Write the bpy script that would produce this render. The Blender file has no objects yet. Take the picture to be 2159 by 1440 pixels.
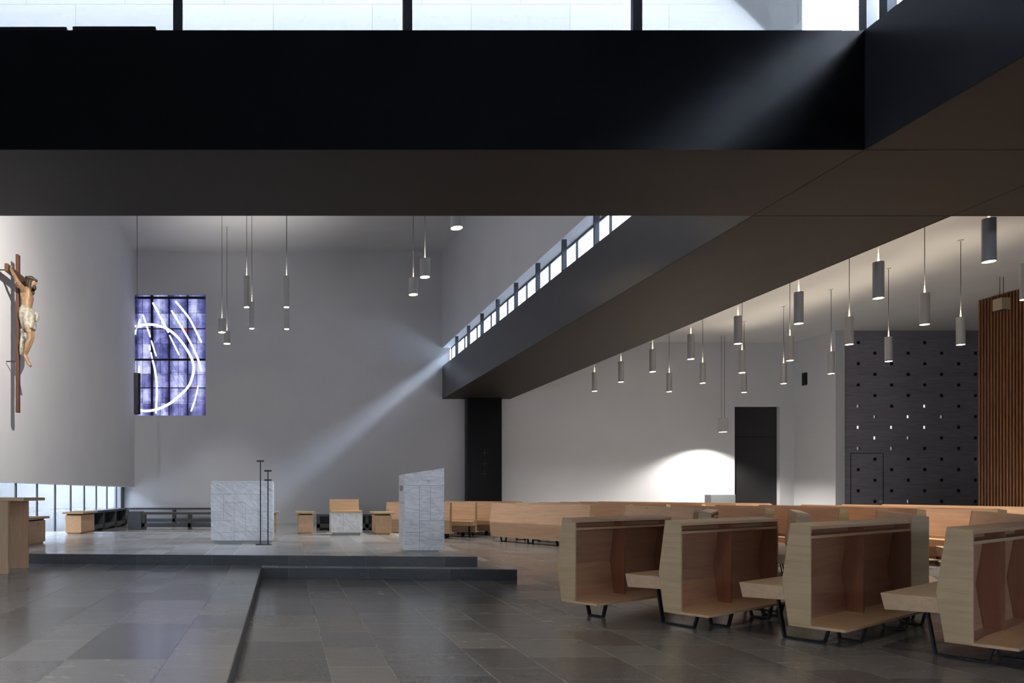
import bpy, bmesh, math, random
from mathutils import Vector, Matrix
random.seed(7)
S = bpy.context.scene
C = S.collection
R = math.radians

# ------------------------------------------------------------------ camera
F = 1480.0; CX, CY = 597.0, 1039.5; EYE = 1.15; W, H = 2159, 1440
cam = bpy.data.objects.new('camera', bpy.data.cameras.new('camera')); C.objects.link(cam)
cam.location = (0, 0, EYE); cam.rotation_euler = (R(90), 0, 0)
cam.data.sensor_width = 36.0; cam.data.lens = 36.0 * F / W
cam.data.shift_x = (W / 2 - CX) / W; cam.data.shift_y = (CY - H / 2) / W
cam.data.clip_start = 0.05; cam.data.clip_end = 300
S.camera = cam

def px(x, d): return (x - CX) * d / F            # lateral position seen at column x, distance d
def pz(y, d): return EYE + (CY - y) * d / F      # height seen at row y, distance d

# ------------------------------------------------------------------ world, exposure
SKY = 33.0
w = bpy.data.worlds.new('overcast_sky'); S.world = w; w.use_nodes = True
wn = w.node_tree.nodes; wl = w.node_tree.links
bg = wn['Background']
tc = wn.new('ShaderNodeTexCoord'); sp = wn.new('ShaderNodeSeparateXYZ'); rp = wn.new('ShaderNodeValToRGB')
wl.new(tc.outputs['Generated'], sp.inputs[0]); wl.new(sp.outputs[2], rp.inputs[0]); wl.new(rp.outputs[0], bg.inputs[0])
rp.color_ramp.elements[0].color = (.66, .77, .98, 1); rp.color_ramp.elements[0].position = .0
rp.color_ramp.elements[1].color = (.74, .85, 1.0, 1); rp.color_ramp.elements[1].position = .6
# brighter patch of cloud where the sun stands behind it, over the aisle roof to the right
nrm = wn.new('ShaderNodeVectorMath'); nrm.operation = 'DOT_PRODUCT'; nrm.inputs[1].default_value = Vector((.745, -.15, .665)).normalized()
wl.new(tc.outputs['Generated'], nrm.inputs[0])
pw_ = wn.new('ShaderNodeMath'); pw_.operation = 'POWER'; pw_.use_clamp = False
mx_ = wn.new('ShaderNodeMath'); mx_.operation = 'MAXIMUM'; mx_.inputs[1].default_value = 0; wl.new(nrm.outputs['Value'], mx_.inputs[0])
wl.new(mx_.outputs[0], pw_.inputs[0]); pw_.inputs[1].default_value = 60
ma_ = wn.new('ShaderNodeMath'); ma_.operation = 'MULTIPLY_ADD'; wl.new(pw_.outputs[0], ma_.inputs[0]); ma_.inputs[1].default_value = SKY * 10; ma_.inputs[2].default_value = SKY
wl.new(ma_.outputs[0], bg.inputs[1])
S.view_settings.view_transform = 'Standard'; S.view_settings.look = 'None'
S.view_settings.exposure = 0.0; S.view_settings.gamma = 1.0; S.view_settings.use_curve_mapping = False
S.cycles.use_denoising = True
S.cycles.diffuse_bounces = 6; S.cycles.glossy_bounces = 4; S.cycles.max_bounces = 10; S.cycles.transparent_max_bounces = 12
S.cycles.sample_clamp_indirect = 8.0

def portal(name, loc, rot, sx, sy):
    l = bpy.data.lights.new(name, 'AREA'); l.shape = 'RECTANGLE'; l.size = sx; l.size_y = sy
    l.cycles.is_portal = True
    o = bpy.data.objects.new(name, l); C.objects.link(o); o.location = loc; o.rotation_euler = rot
def spot(name, loc, target, power, angle, col, blend=.6, size=.05):
    l = bpy.data.lights.new(name, 'SPOT'); l.energy = power; l.spot_size = R(angle); l.spot_blend = blend
    l.color = col; l.shadow_soft_size = size
    o = bpy.data.objects.new(name, l); C.objects.link(o); o.location = loc
    d = Vector(target) - Vector(loc); o.rotation_euler = d.to_track_quat('-Z', 'Y').to_euler()
    return o

# room numbers (metres): x to the right, y away from the camera, z up
ZS, ZT = 4.71, 5.95          # beam soffit, beam top
ZW = 6.65                    # top of the clerestory slot
ZC = 10.3                    # chancel ceiling
ZA = 6.85                    # aisle ceiling
D1, D2, DB = 7.28, 9.015, 26.6
XB0, XB1 = 6.03, 8.58        # long beam
XL = -5.64                   # hanging left wall
XG = -6.07                   # left glazing
DC = 24.6
STEP = .14

portal('portal_right_slot', (6.36, (D2 + DB) / 2, (ZT + ZW) / 2), (0, R(90), 0), ZW - ZT, DB - D2)
portal('portal_front_right_slot', (6.36, 1.1, (ZT + ZW) / 2), (0, R(90), 0), ZW - ZT, 12)
portal('portal_cross_slot_back', (0.2, 8.68, (ZT + ZW) / 2), (R(90), 0, 0), 11.6, ZW - ZT)
portal('portal_cross_slot_front', (0.2, 7.6, (ZT + ZW) / 2), (R(-90), 0, 0), 11.6, ZW - ZT)
portal('portal_rear', (.5, -6.25, 2.15), (R(90), 0, 0), 10, .3)
portal('portal_rear_aisle', (12, -6.25, 1.7), (R(90), 0, 0), 6, .4)
portal('portal_left_glazing', (XG - .03, 12, .75), (0, R(-90), 0), 1.25, 28)
# picture spotlight clipped behind the cross beam, aimed at the crucifix
spot('crucifix_spotlight', (-2.3, 9.5, 6.2), (-5.64, 12.8, 5.0), 2800, 96, (1, .93, .84), 1.0, .02)
# downlights of the front hall, above the frame
for i, (x, y) in enumerate([(-2.6, 3.2), (.2, 3.4), (2.6, 3.2), (-1.2, 5.6)]):
    spot('hall_downlight', (x, y, 6.3), (x, y, 0), 260, 80, (1, .88, .68), .7, .06)
# unseen spots without fixtures, added to brighten the ambo and the altar
spot('ambo_fill', (1.7, 4.6, 4.5), (2.05, 10.1, .8), 190, 22, (.97, .98, 1), 1.0, .05)
spot('altar_fill', (-.5, 4.6, 4.5), (-.1, 12.8, .7), 230, 34, (.98, .98, 1), 1.0, .05)
for x, y in [(18, 12.5), (18.6, 15.5), (19.2, 9.5)]:      # lights added right of the frame to brighten the far corner, no pendants built
    spot('aisle_corner_fill', (x, y, 4.45), (x, y, 0), 520, 150, (1, .94, .88), .8, .07)
for x, y in [(11, 3), (15, 3), (11, 6), (15, 6), (19, 5)]:
    spot('aisle_downlight', (x, y, 4.5), (x, y, 0), 30, 90, (1, .82, .58), .7, .06)

# ------------------------------------------------------------------ material helpers
def mat(name):
    m = bpy.data.materials.new(name); m.use_nodes = True
    return m, m.node_tree.nodes, m.node_tree.links, m.node_tree.nodes['Principled BSDF']
def setp(b, **k):
    names = dict(col='Base Color', rough='Roughness', metal='Metallic', spec='Specular IOR Level', ecol='Emission Color', estr='Emission Strength')
    for a, v in k.items():
        if a in ('col', 'ecol'): v = (*v, 1)
        b.inputs[names[a]].default_value = v
def nd(N, t, **k):
    n = N.new('ShaderNode' + t)
    for a, v in k.items(): setattr(n, a, v)
    return n
def math_(N, L, op, a, b=None, c=None):
    n = nd(N, 'Math', operation=op)
    for i, v in enumerate((a, b, c)):
        if v is None: continue
        if isinstance(v, (int, float)): n.inputs[i].default_value = v
        else: L.new(v, n.inputs[i])
    return n.outputs[0]
def ramp(N, L, fac, stops, interp='LINEAR'):
    r = nd(N, 'ValToRGB'); r.color_ramp.interpolation = interp
    e = r.color_ramp.elements
    while len(e) < len(stops): e.new(.5)
    for el, (p, c) in zip(e, stops): el.position = p; el.color = (*c, 1)
    L.new(fac, r.inputs[0]); return r.outputs[0]
def mixc(N, L, fac, a, b, mode='MIX'):
    n = nd(N, 'Mix', data_type='RGBA', blend_type=mode)
    for s, v in ((0, fac), (6, a), (7, b)):
        if isinstance(v, (int, float)): n.inputs[s].default_value = v
        elif isinstance(v, tuple): n.inputs[s].default_value = (*v, 1)
        else: L.new(v, n.inputs[s])
    return n.outputs[2]
def objco(N, L, scale=(1, 1, 1), rot=(0, 0, 0)):
    t = nd(N, 'TexCoord'); m = nd(N, 'Mapping'); m.inputs['Scale'].default_value = scale; m.inputs['Rotation'].default_value = rot
    L.new(t.outputs['Object'], m.inputs[0]); return m.outputs[0], t.outputs['Object']
def noise(N, L, co, scale, detail=4, rough=.5, dist=0):
    n = nd(N, 'TexNoise'); n.inputs['Scale'].default_value = scale; n.inputs['Detail'].default_value = detail
    n.inputs['Roughness'].default_value = rough; n.inputs['Distortion'].default_value = dist
    L.new(co, n.inputs['Vector']); return n.outputs[0]
def bump(N, L, b, h, strength=.1, dist=.01):
    n = nd(N, 'Bump'); n.inputs['Strength'].default_value = strength; n.inputs['Distance'].default_value = dist
    L.new(h, n.inputs['Height']); L.new(n.outputs[0], b.inputs['Normal'])

def simple(name, col, rough=.5, metal=0, spec=.5):
    m, N, L, b = mat(name); setp(b, col=col, rough=rough, metal=metal, spec=spec); return m

def plaster(name, col):
    m, N, L, b = mat(name); co, o = objco(N, L)
    n1 = noise(N, L, co, .7, 3); c = mixc(N, L, n1, tuple(v * .94 for v in col), tuple(min(1, v * 1.05) for v in col))
    L.new(c, b.inputs['Base Color']); setp(b, rough=.9, spec=.2)
    bump(N, L, b, noise(N, L, co, 60, 3), .06, .004); return m

def wood(name, axis, dark, light, knots=True, rough=.42, plank=.14, plank_axis=2):
    m, N, L, b = mat(name)
    sc = [14, 14, 14]; sc[axis] = 1.1
    co, o = objco(N, L, tuple(sc))
    inf = nd(N, 'ObjectInfo')
    add = nd(N, 'VectorMath', operation='ADD'); L.new(co, add.inputs[0])
    cmb = nd(N, 'CombineXYZ')
    for i in range(3): L.new(math_(N, L, 'MULTIPLY', inf.outputs['Random'], 40.0 + 9 * i), cmb.inputs[i])
    L.new(cmb.outputs[0], add.inputs[1])
    g = noise(N, L, add.outputs[0], 1.6, 6, .6, .6)
    sep = nd(N, 'SeparateXYZ'); L.new(o, sep.inputs[0])
    strip = math_(N, L, 'FLOOR', math_(N, L, 'DIVIDE', sep.outputs[plank_axis], plank))
    wn_ = nd(N, 'TexWhiteNoise', noise_dimensions='2D')
    c2 = nd(N, 'CombineXYZ'); L.new(strip, c2.inputs[0]); L.new(inf.outputs['Random'], c2.inputs[1]); L.new(c2.outputs[0], wn_.inputs['Vector'])
    c = ramp(N, L, g, [(.28, dark), (.72, light)])
    c = mixc(N, L, math_(N, L, 'MULTIPLY', wn_.outputs[0], .22), c, tuple(v * .72 for v in dark))
    if knots:
        sk = [2.2, 2.2, 2.2]; sk[axis] = .9
        ck, _ = objco(N, L, tuple(sk)); v = nd(N, 'TexVoronoi'); v.inputs['Scale'].default_value = 1.3
        a2 = nd(N, 'VectorMath', operation='ADD'); L.new(ck, a2.inputs[0]); L.new(cmb.outputs[0], a2.inputs[1]); L.new(a2.outputs[0], v.inputs['Vector'])
        k = ramp(N, L, v.outputs['Distance'], [(.03, (1, 1, 1)), (.09, (0, 0, 0))])
        c = mixc(N, L, math_(N, L, 'MULTIPLY', k, .55), c, tuple(v_ * .38 for v_ in dark))
    L.new(c, b.inputs['Base Color']); setp(b, rough=rough, spec=.45)
    bump(N, L, b, g, .05, .003); return m

def tiles(name, x0, base, jc=(.22, .215, .19), w1=.405, w2=.61, ln=.585):
    """stone floor: strips of two widths running along y, staggered slabs in each strip"""
    m, N, L, b = mat(name)
    g = nd(N, 'NewGeometry'); sep = nd(N, 'SeparateXYZ'); L.new(g.outputs['Position'], sep.inputs[0])
    P = w1 + w2
    u = math_(N, L, 'DIVIDE', math_(N, L, 'SUBTRACT', sep.outputs[0], x0), P)
    cell = math_(N, L, 'FLOOR', u); fr = math_(N, L, 'MULTIPLY', math_(N, L, 'SUBTRACT', u, cell), P)
    second = math_(N, L, 'GREATER_THAN', fr, w1)
    col = math_(N, L, 'ADD', math_(N, L, 'MULTIPLY', cell, 2), second)
    wn1 = nd(N, 'TexWhiteNoise', noise_dimensions='1D'); L.new(col, wn1.inputs['W'])
    v = math_(N, L, 'ADD', math_(N, L, 'DIVIDE', sep.outputs[1], ln), math_(N, L, 'MULTIPLY', wn1.outputs[0], 7.3))
    row = math_(N, L, 'FLOOR', v); vf = math_(N, L, 'MULTIPLY', math_(N, L, 'SUBTRACT', v, row), ln)
    cid = nd(N, 'CombineXYZ'); L.new(col, cid.inputs[0]); L.new(row, cid.inputs[1])
    wn2 = nd(N, 'TexWhiteNoise', noise_dimensions='2D'); L.new(cid.outputs[0], wn2.inputs['Vector'])
    # distance to the joints
    dx = math_(N, L, 'MINIMUM', fr, math_(N, L, 'SUBTRACT', P, fr))
    dx = math_(N, L, 'MINIMUM', dx, math_(N, L, 'ABSOLUTE', math_(N, L, 'SUBTRACT', fr, w1)))
    dy = math_(N, L, 'MINIMUM', vf, math_(N, L, 'SUBTRACT', ln, vf))
    jx = math_(N, L, 'LESS_THAN', dx, .0035); jy = math_(N, L, 'LESS_THAN', dy, .0022)
    j = math_(N, L, 'MAXIMUM', jx, jy)
    # stone grain, shifted per slab
    ps = nd(N, 'VectorMath', operation='ADD'); L.new(g.outputs['Position'], ps.inputs[0])
    sc = nd(N, 'VectorMath', operation='SCALE'); sc.inputs['Scale'].default_value = 9.0; L.new(wn2.outputs[1], sc.inputs[0]); L.new(sc.outputs[0], ps.inputs[1])
    mp = nd(N, 'Mapping'); mp.inputs['Scale'].default_value = (1.0, 3.2, 1); L.new(ps.outputs[0], mp.inputs[0])
    n1 = noise(N, L, mp.outputs[0], 4.5, 8, .62, .2)
    n2 = noise(N, L, ps.outputs[0], 70, 3, .7)
    tone = math_(N, L, 'ADD', math_(N, L, 'MULTIPLY', wn2.outputs[0], .62), math_(N, L, 'MULTIPLY', n1, .38))
    d, mid, li = (tuple(x * k for x in base) for k in (.70, 1.0, 1.32))
    li = (li[0] * 1.04, li[1] * 1.01, li[2] * .95)
    c = ramp(N, L, tone, [(.10, d), (.5, mid), (.90, li)])
    c = mixc(N, L, ramp(N, L, n2, [(.52, (0, 0, 0)), (.75, (.35, .35, .35))]), c, tuple(x * 1.9 for x in base))
    c = mixc(N, L, math_(N, L, 'MULTIPLY', j, .6), c, jc)
    L.new(c, b.inputs['Base Color'])
    rg = math_(N, L, 'ADD', math_(N, L, 'MULTIPLY', n1, .12), .12)
    rg = math_(N, L, 'ADD', rg, math_(N, L, 'MULTIPLY', wn2.outputs[0], .08))
    L.new(math_(N, L, 'ADD', rg, math_(N, L, 'MULTIPLY', j, .08)), b.inputs['Roughness'])
    setp(b, spec=.55)
    bump(N, L, b, math_(N, L, 'SUBTRACT', n2, math_(N, L, 'MULTIPLY', j, 1.2)), .05, .002)
    return m

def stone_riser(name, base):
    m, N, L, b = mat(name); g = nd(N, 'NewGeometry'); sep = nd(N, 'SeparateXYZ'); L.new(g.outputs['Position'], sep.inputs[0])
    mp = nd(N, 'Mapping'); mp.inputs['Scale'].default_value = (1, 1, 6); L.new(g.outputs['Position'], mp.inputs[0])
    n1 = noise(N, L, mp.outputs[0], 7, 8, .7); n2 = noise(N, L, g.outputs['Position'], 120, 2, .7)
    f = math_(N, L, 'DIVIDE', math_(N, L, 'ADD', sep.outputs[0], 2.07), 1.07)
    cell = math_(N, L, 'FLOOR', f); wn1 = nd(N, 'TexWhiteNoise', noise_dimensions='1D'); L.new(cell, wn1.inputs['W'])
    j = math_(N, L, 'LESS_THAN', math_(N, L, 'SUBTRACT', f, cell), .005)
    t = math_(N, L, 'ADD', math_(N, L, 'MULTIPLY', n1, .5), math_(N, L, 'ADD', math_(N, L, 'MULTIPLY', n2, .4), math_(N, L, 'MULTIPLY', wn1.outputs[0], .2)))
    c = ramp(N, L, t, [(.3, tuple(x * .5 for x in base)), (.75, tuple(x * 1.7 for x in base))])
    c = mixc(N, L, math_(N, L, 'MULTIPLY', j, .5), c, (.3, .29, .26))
    L.new(c, b.inputs['Base Color']); setp(b, rough=.5); return m

def marble(name, rot):
    m, N, L, b = mat(name); co, o = objco(N, L, (1, 1, 1), rot)
    sq = nd(N, 'Mapping'); sq.inputs['Scale'].default_value = (.9, .9, 5.0); L.new(co, sq.inputs[0])
    n1 = noise(N, L, sq.outputs[0], 2.4, 8, .6, 1.2); n2 = noise(N, L, sq.outputs[0], 6.0, 6, .65, .8)
    v1 = ramp(N, L, n1, [(.44, (0, 0, 0)), (.50, (1, 1, 1)), (.57, (0, 0, 0))])
    v2 = ramp(N, L, n2, [(.58, (0, 0, 0)), (.70, (1, 1, 1))])
    k = math_(N, L, 'MAXIMUM', math_(N, L, 'MULTIPLY', v1, .28), math_(N, L, 'MULTIPLY', v2, .8))
    c = mixc(N, L, k, (.88, .88, .87), (.20, .21, .22))
    L.new(c, b.inputs['Base Color']); setp(b, rough=.3, spec=.5); return m

def metal_sheet(name, col, rough, axis=0, metal=.7):
    m, N, L, b = mat(name); sc = [9, 9, 9]; sc[axis] = .5
    co, o = objco(N, L, tuple(sc)); n1 = noise(N, L, co, 1.0, 6, .65); co2, _ = objco(N, L); n2 = noise(N, L, co2, .8, 4, .6)
    t = math_(N, L, 'ADD', math_(N, L, 'MULTIPLY', n1, .5), math_(N, L, 'MULTIPLY', n2, .5))
    c = mixc(N, L, t, tuple(x * .85 for x in col), tuple(x * 1.15 for x in col))
    L.new(c, b.inputs['Base Color']); setp(b, metal=metal, spec=.6)
    L.new(math_(N, L, 'ADD', math_(N, L, 'MULTIPLY', n1, .08), rough - .04), b.inputs['Roughness']); return m

def emit(name, col, s):
    m, N, L, b = mat(name); setp(b, col=(0, 0, 0), ecol=col, estr=s, rough=.5); return m

def glass(name, tint=(.95, .97, 1.0), refl=.9):
    m = bpy.data.materials.new(name); m.use_nodes = True; N = m.node_tree.nodes; L = m.node_tree.links
    N.remove(N['Principled BSDF']); o = N['Material Output']
    t = nd(N, 'BsdfTransparent'); t.inputs[0].default_value = (*tint, 1)
    g = nd(N, 'BsdfGlossy'); g.inputs['Roughness'].default_value = .02
    fr = nd(N, 'Fresnel'); fr.inputs[0].default_value = 1.45
    mx = nd(N, 'MixShader'); L.new(math_(N, L, 'MULTIPLY', fr.outputs[0], refl), mx.inputs[0]); L.new(t.outputs[0], mx.inputs[1]); L.new(g.outputs[0], mx.inputs[2])
    L.new(mx.outputs[0], o.inputs[0]); return m

M = {}
M['wall'] = plaster('white_plaster', (.60, .605, .63))
M['ceil'] = plaster('ceiling_plaster', (.62, .615, .61))
M['floor'] = tiles('nave_stone_floor', .30 - 1.015 * 20, (.142, .141, .141))
M['floor_l'] = tiles('side_stone_floor', -.30 - 1.015 * 20 - .405, (.135, .137, .142), (.05, .05, .05))
M['floor_p'] = tiles('platform_stone_floor', -.09 - 1.015 * 20, (.43, .435, .435))
M['riser'] = stone_riser('rough_stone_riser', (.075, .075, .078))
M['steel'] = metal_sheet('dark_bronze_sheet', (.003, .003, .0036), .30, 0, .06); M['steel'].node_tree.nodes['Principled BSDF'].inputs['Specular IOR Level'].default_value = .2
M['steel_y'] = metal_sheet('dark_bronze_sheet_long', (.052, .053, .064), .30, 1, .3)
M['black'] = simple('black_steel', (.012, .012, .014), .45, .3)
M['fin'] = simple('grey_steel_mullion', (.06, .065, .075), .4, .5)
M['seam'] = simple('dark_seam', (.006, .005, .005), .8)
M['wood_x'] = wood('larch_along', 0, (.58, .365, .20), (.73, .50, .30))
M['wood_y'] = wood('larch_across', 1, (.44, .315, .165), (.575, .425, .245), False)
M['wood_z'] = wood('larch_upright', 2, (.50, .305, .165), (.64, .42, .245), True, .42, .16, 0)
M['wood_in'] = wood('larch_hollow', 0, (.46, .26, .145), (.58, .36, .215))
M['wood_top'] = wood('larch_top', 0, (.50, .315, .18), (.62, .42, .26), False, .34)
M['wood_front'] = wood('larch_front', 0, (.50, .30, .18), (.63, .41, .265))
M['dark_wood'] = wood('dark_stained_boards', 0, (.20, .185, .225), (.34, .325, .38), False, .38, .186, 2)
M['slat'] = wood('reddish_slat', 2, (.20, .08, .035), (.33, .15, .068), False, .45, .09, 1)
M['cross_wood'] = wood('cross_timber', 2, (.055, .020, .010), (.11, .042, .020), False, .5, 2.0, 2)
M['tube'] = simple('brushed_grey_tube', (.42, .43, .43), .34, .25)
M['tube_dark'] = simple('black_tube', (.02, .02, .022), .4, .4)
M['cord'] = simple('dark_cord', (.02, .017, .016), .6)
M['lamp'] = emit('warm_lamp_glow', (1, .80, .42), 42)
M['lit_cord'] = emit('warm_cord_glow', (1, .70, .45), 3.0)
M['marble_a'] = marble('veined_marble_altar', (0, R(-32), 0))
M['marble_b'] = marble('veined_marble_ambo', (0, R(-8), 0))
M['marble_c'] = marble('veined_marble_chair', (0, R(-40), 0))
M['joint'] = simple('marble_joint', (.33, .34, .35), .6)
M['plinth'] = simple('grey_stone_plinth', (.45, .46, .44), .5)
M['glass'] = glass('clear_glass')
M['stone_ext'] = None
def ext_stone():
    m, N, L, b = mat('pale_cladding_stone'); g = nd(N, 'NewGeometry'); sep = nd(N, 'SeparateXYZ'); L.new(g.outputs['Position'], sep.inputs[0])
    cmb = nd(N, 'CombineXYZ'); L.new(math_(N, L, 'ADD', sep.outputs[0], sep.outputs[1]), cmb.inputs[0]); L.new(math_(N, L, 'ADD', sep.outputs[2], .02), cmb.inputs[1])
    br = nd(N, 'TexBrick'); L.new(cmb.outputs[0], br.inputs['Vector']); br.inputs['Scale'].default_value = 1
    br.inputs['Brick Width'].default_value = 1.22; br.inputs['Row Height'].default_value = .60; br.inputs['Mortar Size'].default_value = .004; br.inputs['Mortar Smooth'].default_value = 0
    br.inputs['Color1'].default_value = (.112, .106, .098, 1); br.inputs['Color2'].default_value = (.126, .119, .110, 1); br.inputs['Mortar'].default_value = (.070, .066, .060, 1)
    n = noise(N, L, g.outputs['Position'], 14, 6, .7); c = mixc(N, L, ramp(N, L, n, [(.55, (0, 0, 0)), (.8, (.5, .5, .5))]), br.outputs[0], (.072, .068, .064))
    L.new(c, b.inputs['Base Color']); setp(b, rough=.85); return m
M['stone_ext'] = ext_stone()
M['roof'] = simple('pale_roof_gravel', (.78, .78, .77), .9)
M['ext_grey'] = simple('grey_parapet', (.09, .092, .095), .9)
M['ext_ground'] = simple('pale_courtyard_gravel', (.20, .195, .19), .9)
M['ext_wall'] = simple('pale_courtyard_wall', (.30, .287, .27), .9)
M['door'] = metal_sheet('blackened_door_steel', (.035, .033, .037), .42, 2, .5)
M['grey_panel'] = simple('grey_lacquer', (.17, .185, .195), .5)
M['white_trim'] = simple('white_lacquer', (.72, .74, .76), .5)
M['bench_dark'] = simple('anthracite_bench', (.055, .058, .065), .5)

# ------------------------------------------------------------------ mesh helpers
def nb(): return bmesh.new()
def bx(bm, x0, x1, y0, y1, z0, z1, mi=0):
    v = [bm.verts.new((x, y, z)) for z in (z0, z1) for y in (y0, y1) for x in (x0, x1)]
    for f in ((0, 2, 3, 1), (4, 5, 7, 6), (0, 1, 5, 4), (2, 6, 7, 3), (0, 4, 6, 2), (1, 3, 7, 5)):
        bm.faces.new([v[i] for i in f]).material_index = mi
    return v
def prism(bm, poly, axis, a0, a1, mi=0):
    """poly: 2D points in the two remaining axes, in order; extruded along axis"""
    def pt(p, a):
        q = list(p); q.insert(axis, a); return q
    A = [bm.verts.new(pt(p, a0)) for p in poly]; B = [bm.verts.new(pt(p, a1)) for p in poly]
    n = len(poly)
    fs = [bm.faces.new(A), bm.faces.new(B[::-1])]
    for i in range(n): fs.append(bm.faces.new((A[i], B[i], B[(i + 1) % n], A[(i + 1) % n])))
    for f in fs: f.material_index = mi
    bmesh.ops.recalc_face_normals(bm, faces=fs)
def cyl(bm, x, y, z0, z1, r0, r1=None, n=24, mi=0, caps=True):
    r1 = r0 if r1 is None else r1
    A = [bm.verts.new((x + r0 * math.cos(6.28319 * i / n), y + r0 * math.sin(6.28319 * i / n), z0)) for i in range(n)]
    B = [bm.verts.new((x + r1 * math.cos(6.28319 * i / n), y + r1 * math.sin(6.28319 * i / n), z1)) for i in range(n)]
    for i in range(n):
        f = bm.faces.new((A[i], A[(i + 1) % n], B[(i + 1) % n], B[i])); f.smooth = True; f.material_index = mi
    if caps:
        bm.faces.new(A[::-1]).material_index = mi; bm.faces.new(B).material_index = mi
def tube(bm, pts, rad, n=8, mi=0):
    pts = [Vector(p) for p in pts]; rings = []
    for i, p in enumerate(pts):
        t = (pts[min(i + 1, len(pts) - 1)] - pts[max(i - 1, 0)]).normalized()
        a = t.orthogonal().normalized() if i == 0 else (prev - t * prev.dot(t)).normalized()
        prev = a; b = t.cross(a); r = rad[i] if isinstance(rad, (list, tuple)) else rad
        rings.append([bm.verts.new(p + (a * math.cos(6.28319 * k / n) + b * math.sin(6.28319 * k / n)) * r) for k in range(n)])
    for A, B in zip(rings, rings[1:]):
        for k in range(n):
            f = bm.faces.new((A[k], A[(k + 1) % n], B[(k + 1) % n], B[k])); f.smooth = True; f.material_index = mi
    bm.faces.new(rings[0][::-1]); bm.faces.new(rings[-1])
def bar(bm, p, q, wid, thk, side):
    """flat bar from p to q; side: direction of its width"""
    p, q, s = Vector(p), Vector(q), Vector(side).normalized()
    t = (q - p).normalized(); n = t.cross(s).normalized()
    vs = [bm.verts.new(o + s * (wid / 2) * a + n * (thk / 2) * b) for o in (p, q) for a, b in ((-1, -1), (1, -1), (1, 1), (-1, 1))]
    fs = [bm.faces.new([vs[i] for i in f]) for f in ((0, 3, 2, 1), (4, 5, 6, 7), (0, 1, 5, 4), (1, 2, 6, 5), (2, 3, 7, 6), (3, 0, 4, 7))]
    bmesh.ops.recalc_face_normals(bm, faces=fs)
def obj(name, bm, mats, parent=None, loc=None, bevel=0):
    me = bpy.data.meshes.new(name); bm.to_mesh(me); bm.free()
    for m in (mats if isinstance(mats, (list, tuple)) else [mats]): me.materials.append(m)
    o = bpy.data.objects.new(name, me); C.objects.link(o)
    if parent: o.parent = parent
    if loc: o.location = loc
    if bevel:
        b = o.modifiers.new('bevel', 'BEVEL'); b.width = bevel; b.segments = 2; b.limit_method = 'ANGLE'; b.harden_normals = False
    return o
def tag(o, label, cat, group=None):
    o['label'] = label; o['category'] = cat
    if group: o['group'] = group
    return o
def thing(name, label, cat, loc=(0, 0, 0), rz=0, group=None):
    o = bpy.data.objects.new(name, None); C.objects.link(o); o.location = loc; o.rotation_euler = (0, 0, rz)
    o.empty_display_size = .2
    return tag(o, label, cat, group)
def struct(name, bm, mats, parent=None):
    o = obj(name, bm, mats, parent)
    if not parent: o['kind'] = 'structure'
    return o
def sempty(name):
    o = bpy.data.objects.new(name, None); C.objects.link(o); o['kind'] = 'structure'; return o
def dup(root, loc=None, rz=None, label=None):
    r = root.copy(); C.objects.link(r)
    if loc: r.location = loc
    if rz is not None: r.rotation_euler = (0, 0, rz)
    if label: r['label'] = label
    for ch in list(root.children):
        c = ch.copy(); C.objects.link(c); c.parent = r
        for g in list(ch.children):
            d = g.copy(); C.objects.link(d); d.parent = c
    return r

# ------------------------------------------------------------------ setting: shell
b = nb(); bx(b, -6.3, 26, -6, 26.9, -.2, 0); struct('floor', b, M['floor'])
b = nb(); bx(b, -6.3, -.3, -6, 10.4, 0, STEP); struct('floor_left', b, [M['floor_l']])
# face of the step along the raised left floor
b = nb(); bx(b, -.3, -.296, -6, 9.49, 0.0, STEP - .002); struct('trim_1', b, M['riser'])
def slab(name, poly, z0, z1, mt):
    b = nb(); A = [b.verts.new((x, y, z0)) for x, y in poly]; B = [b.verts.new((x, y, z1)) for x, y in poly]
    n = len(poly); b.faces.new(B); b.faces.new(A[::-1])
    for i in range(n):
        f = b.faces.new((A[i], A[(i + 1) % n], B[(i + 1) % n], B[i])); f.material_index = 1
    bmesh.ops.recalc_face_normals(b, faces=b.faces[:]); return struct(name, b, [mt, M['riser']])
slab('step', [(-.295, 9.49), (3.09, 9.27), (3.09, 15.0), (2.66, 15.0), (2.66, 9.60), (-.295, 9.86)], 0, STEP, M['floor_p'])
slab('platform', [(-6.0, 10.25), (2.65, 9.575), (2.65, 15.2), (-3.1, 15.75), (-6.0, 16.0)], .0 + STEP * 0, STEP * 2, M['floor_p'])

# back wall with the opening of the coloured window and of the tall door
WX0, WX1, WZ0, WZ1 = -5.64, px(433.5, DB), pz(876, DB), pz(620.5, DB)
DX0, DX1, DZ1 = px(1549, DB), px(1635, DB), pz(857, DB)
b = nb(); T = .45
bx(b, -6.4, WX0, DB, DB + T, 0, ZC); bx(b, WX0, WX1, DB, DB + T, 0, WZ0); bx(b, WX0, WX1, DB, DB + T, WZ1, ZC)
bx(b, WX1, XB0 + .3, DB, DB + T, 0, ZC); bx(b, XB0 + .3, XB1, DB, DB + T, 0, ZT)
bx(b, XB1, DX0, DB, DB + T, 0, ZA); bx(b, DX0, DX1 + .16, DB, DB + T, DZ1, ZA); bx(b, DX1 + .16, 19.6, DB, DB + T, 0, ZA)
struct('wall_back', b, M['wall'])
b = nb(); bx(b, -6.04, XL, -6, DB, 1.375, ZC); struct('wall_left', b, M['wall'])
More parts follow.
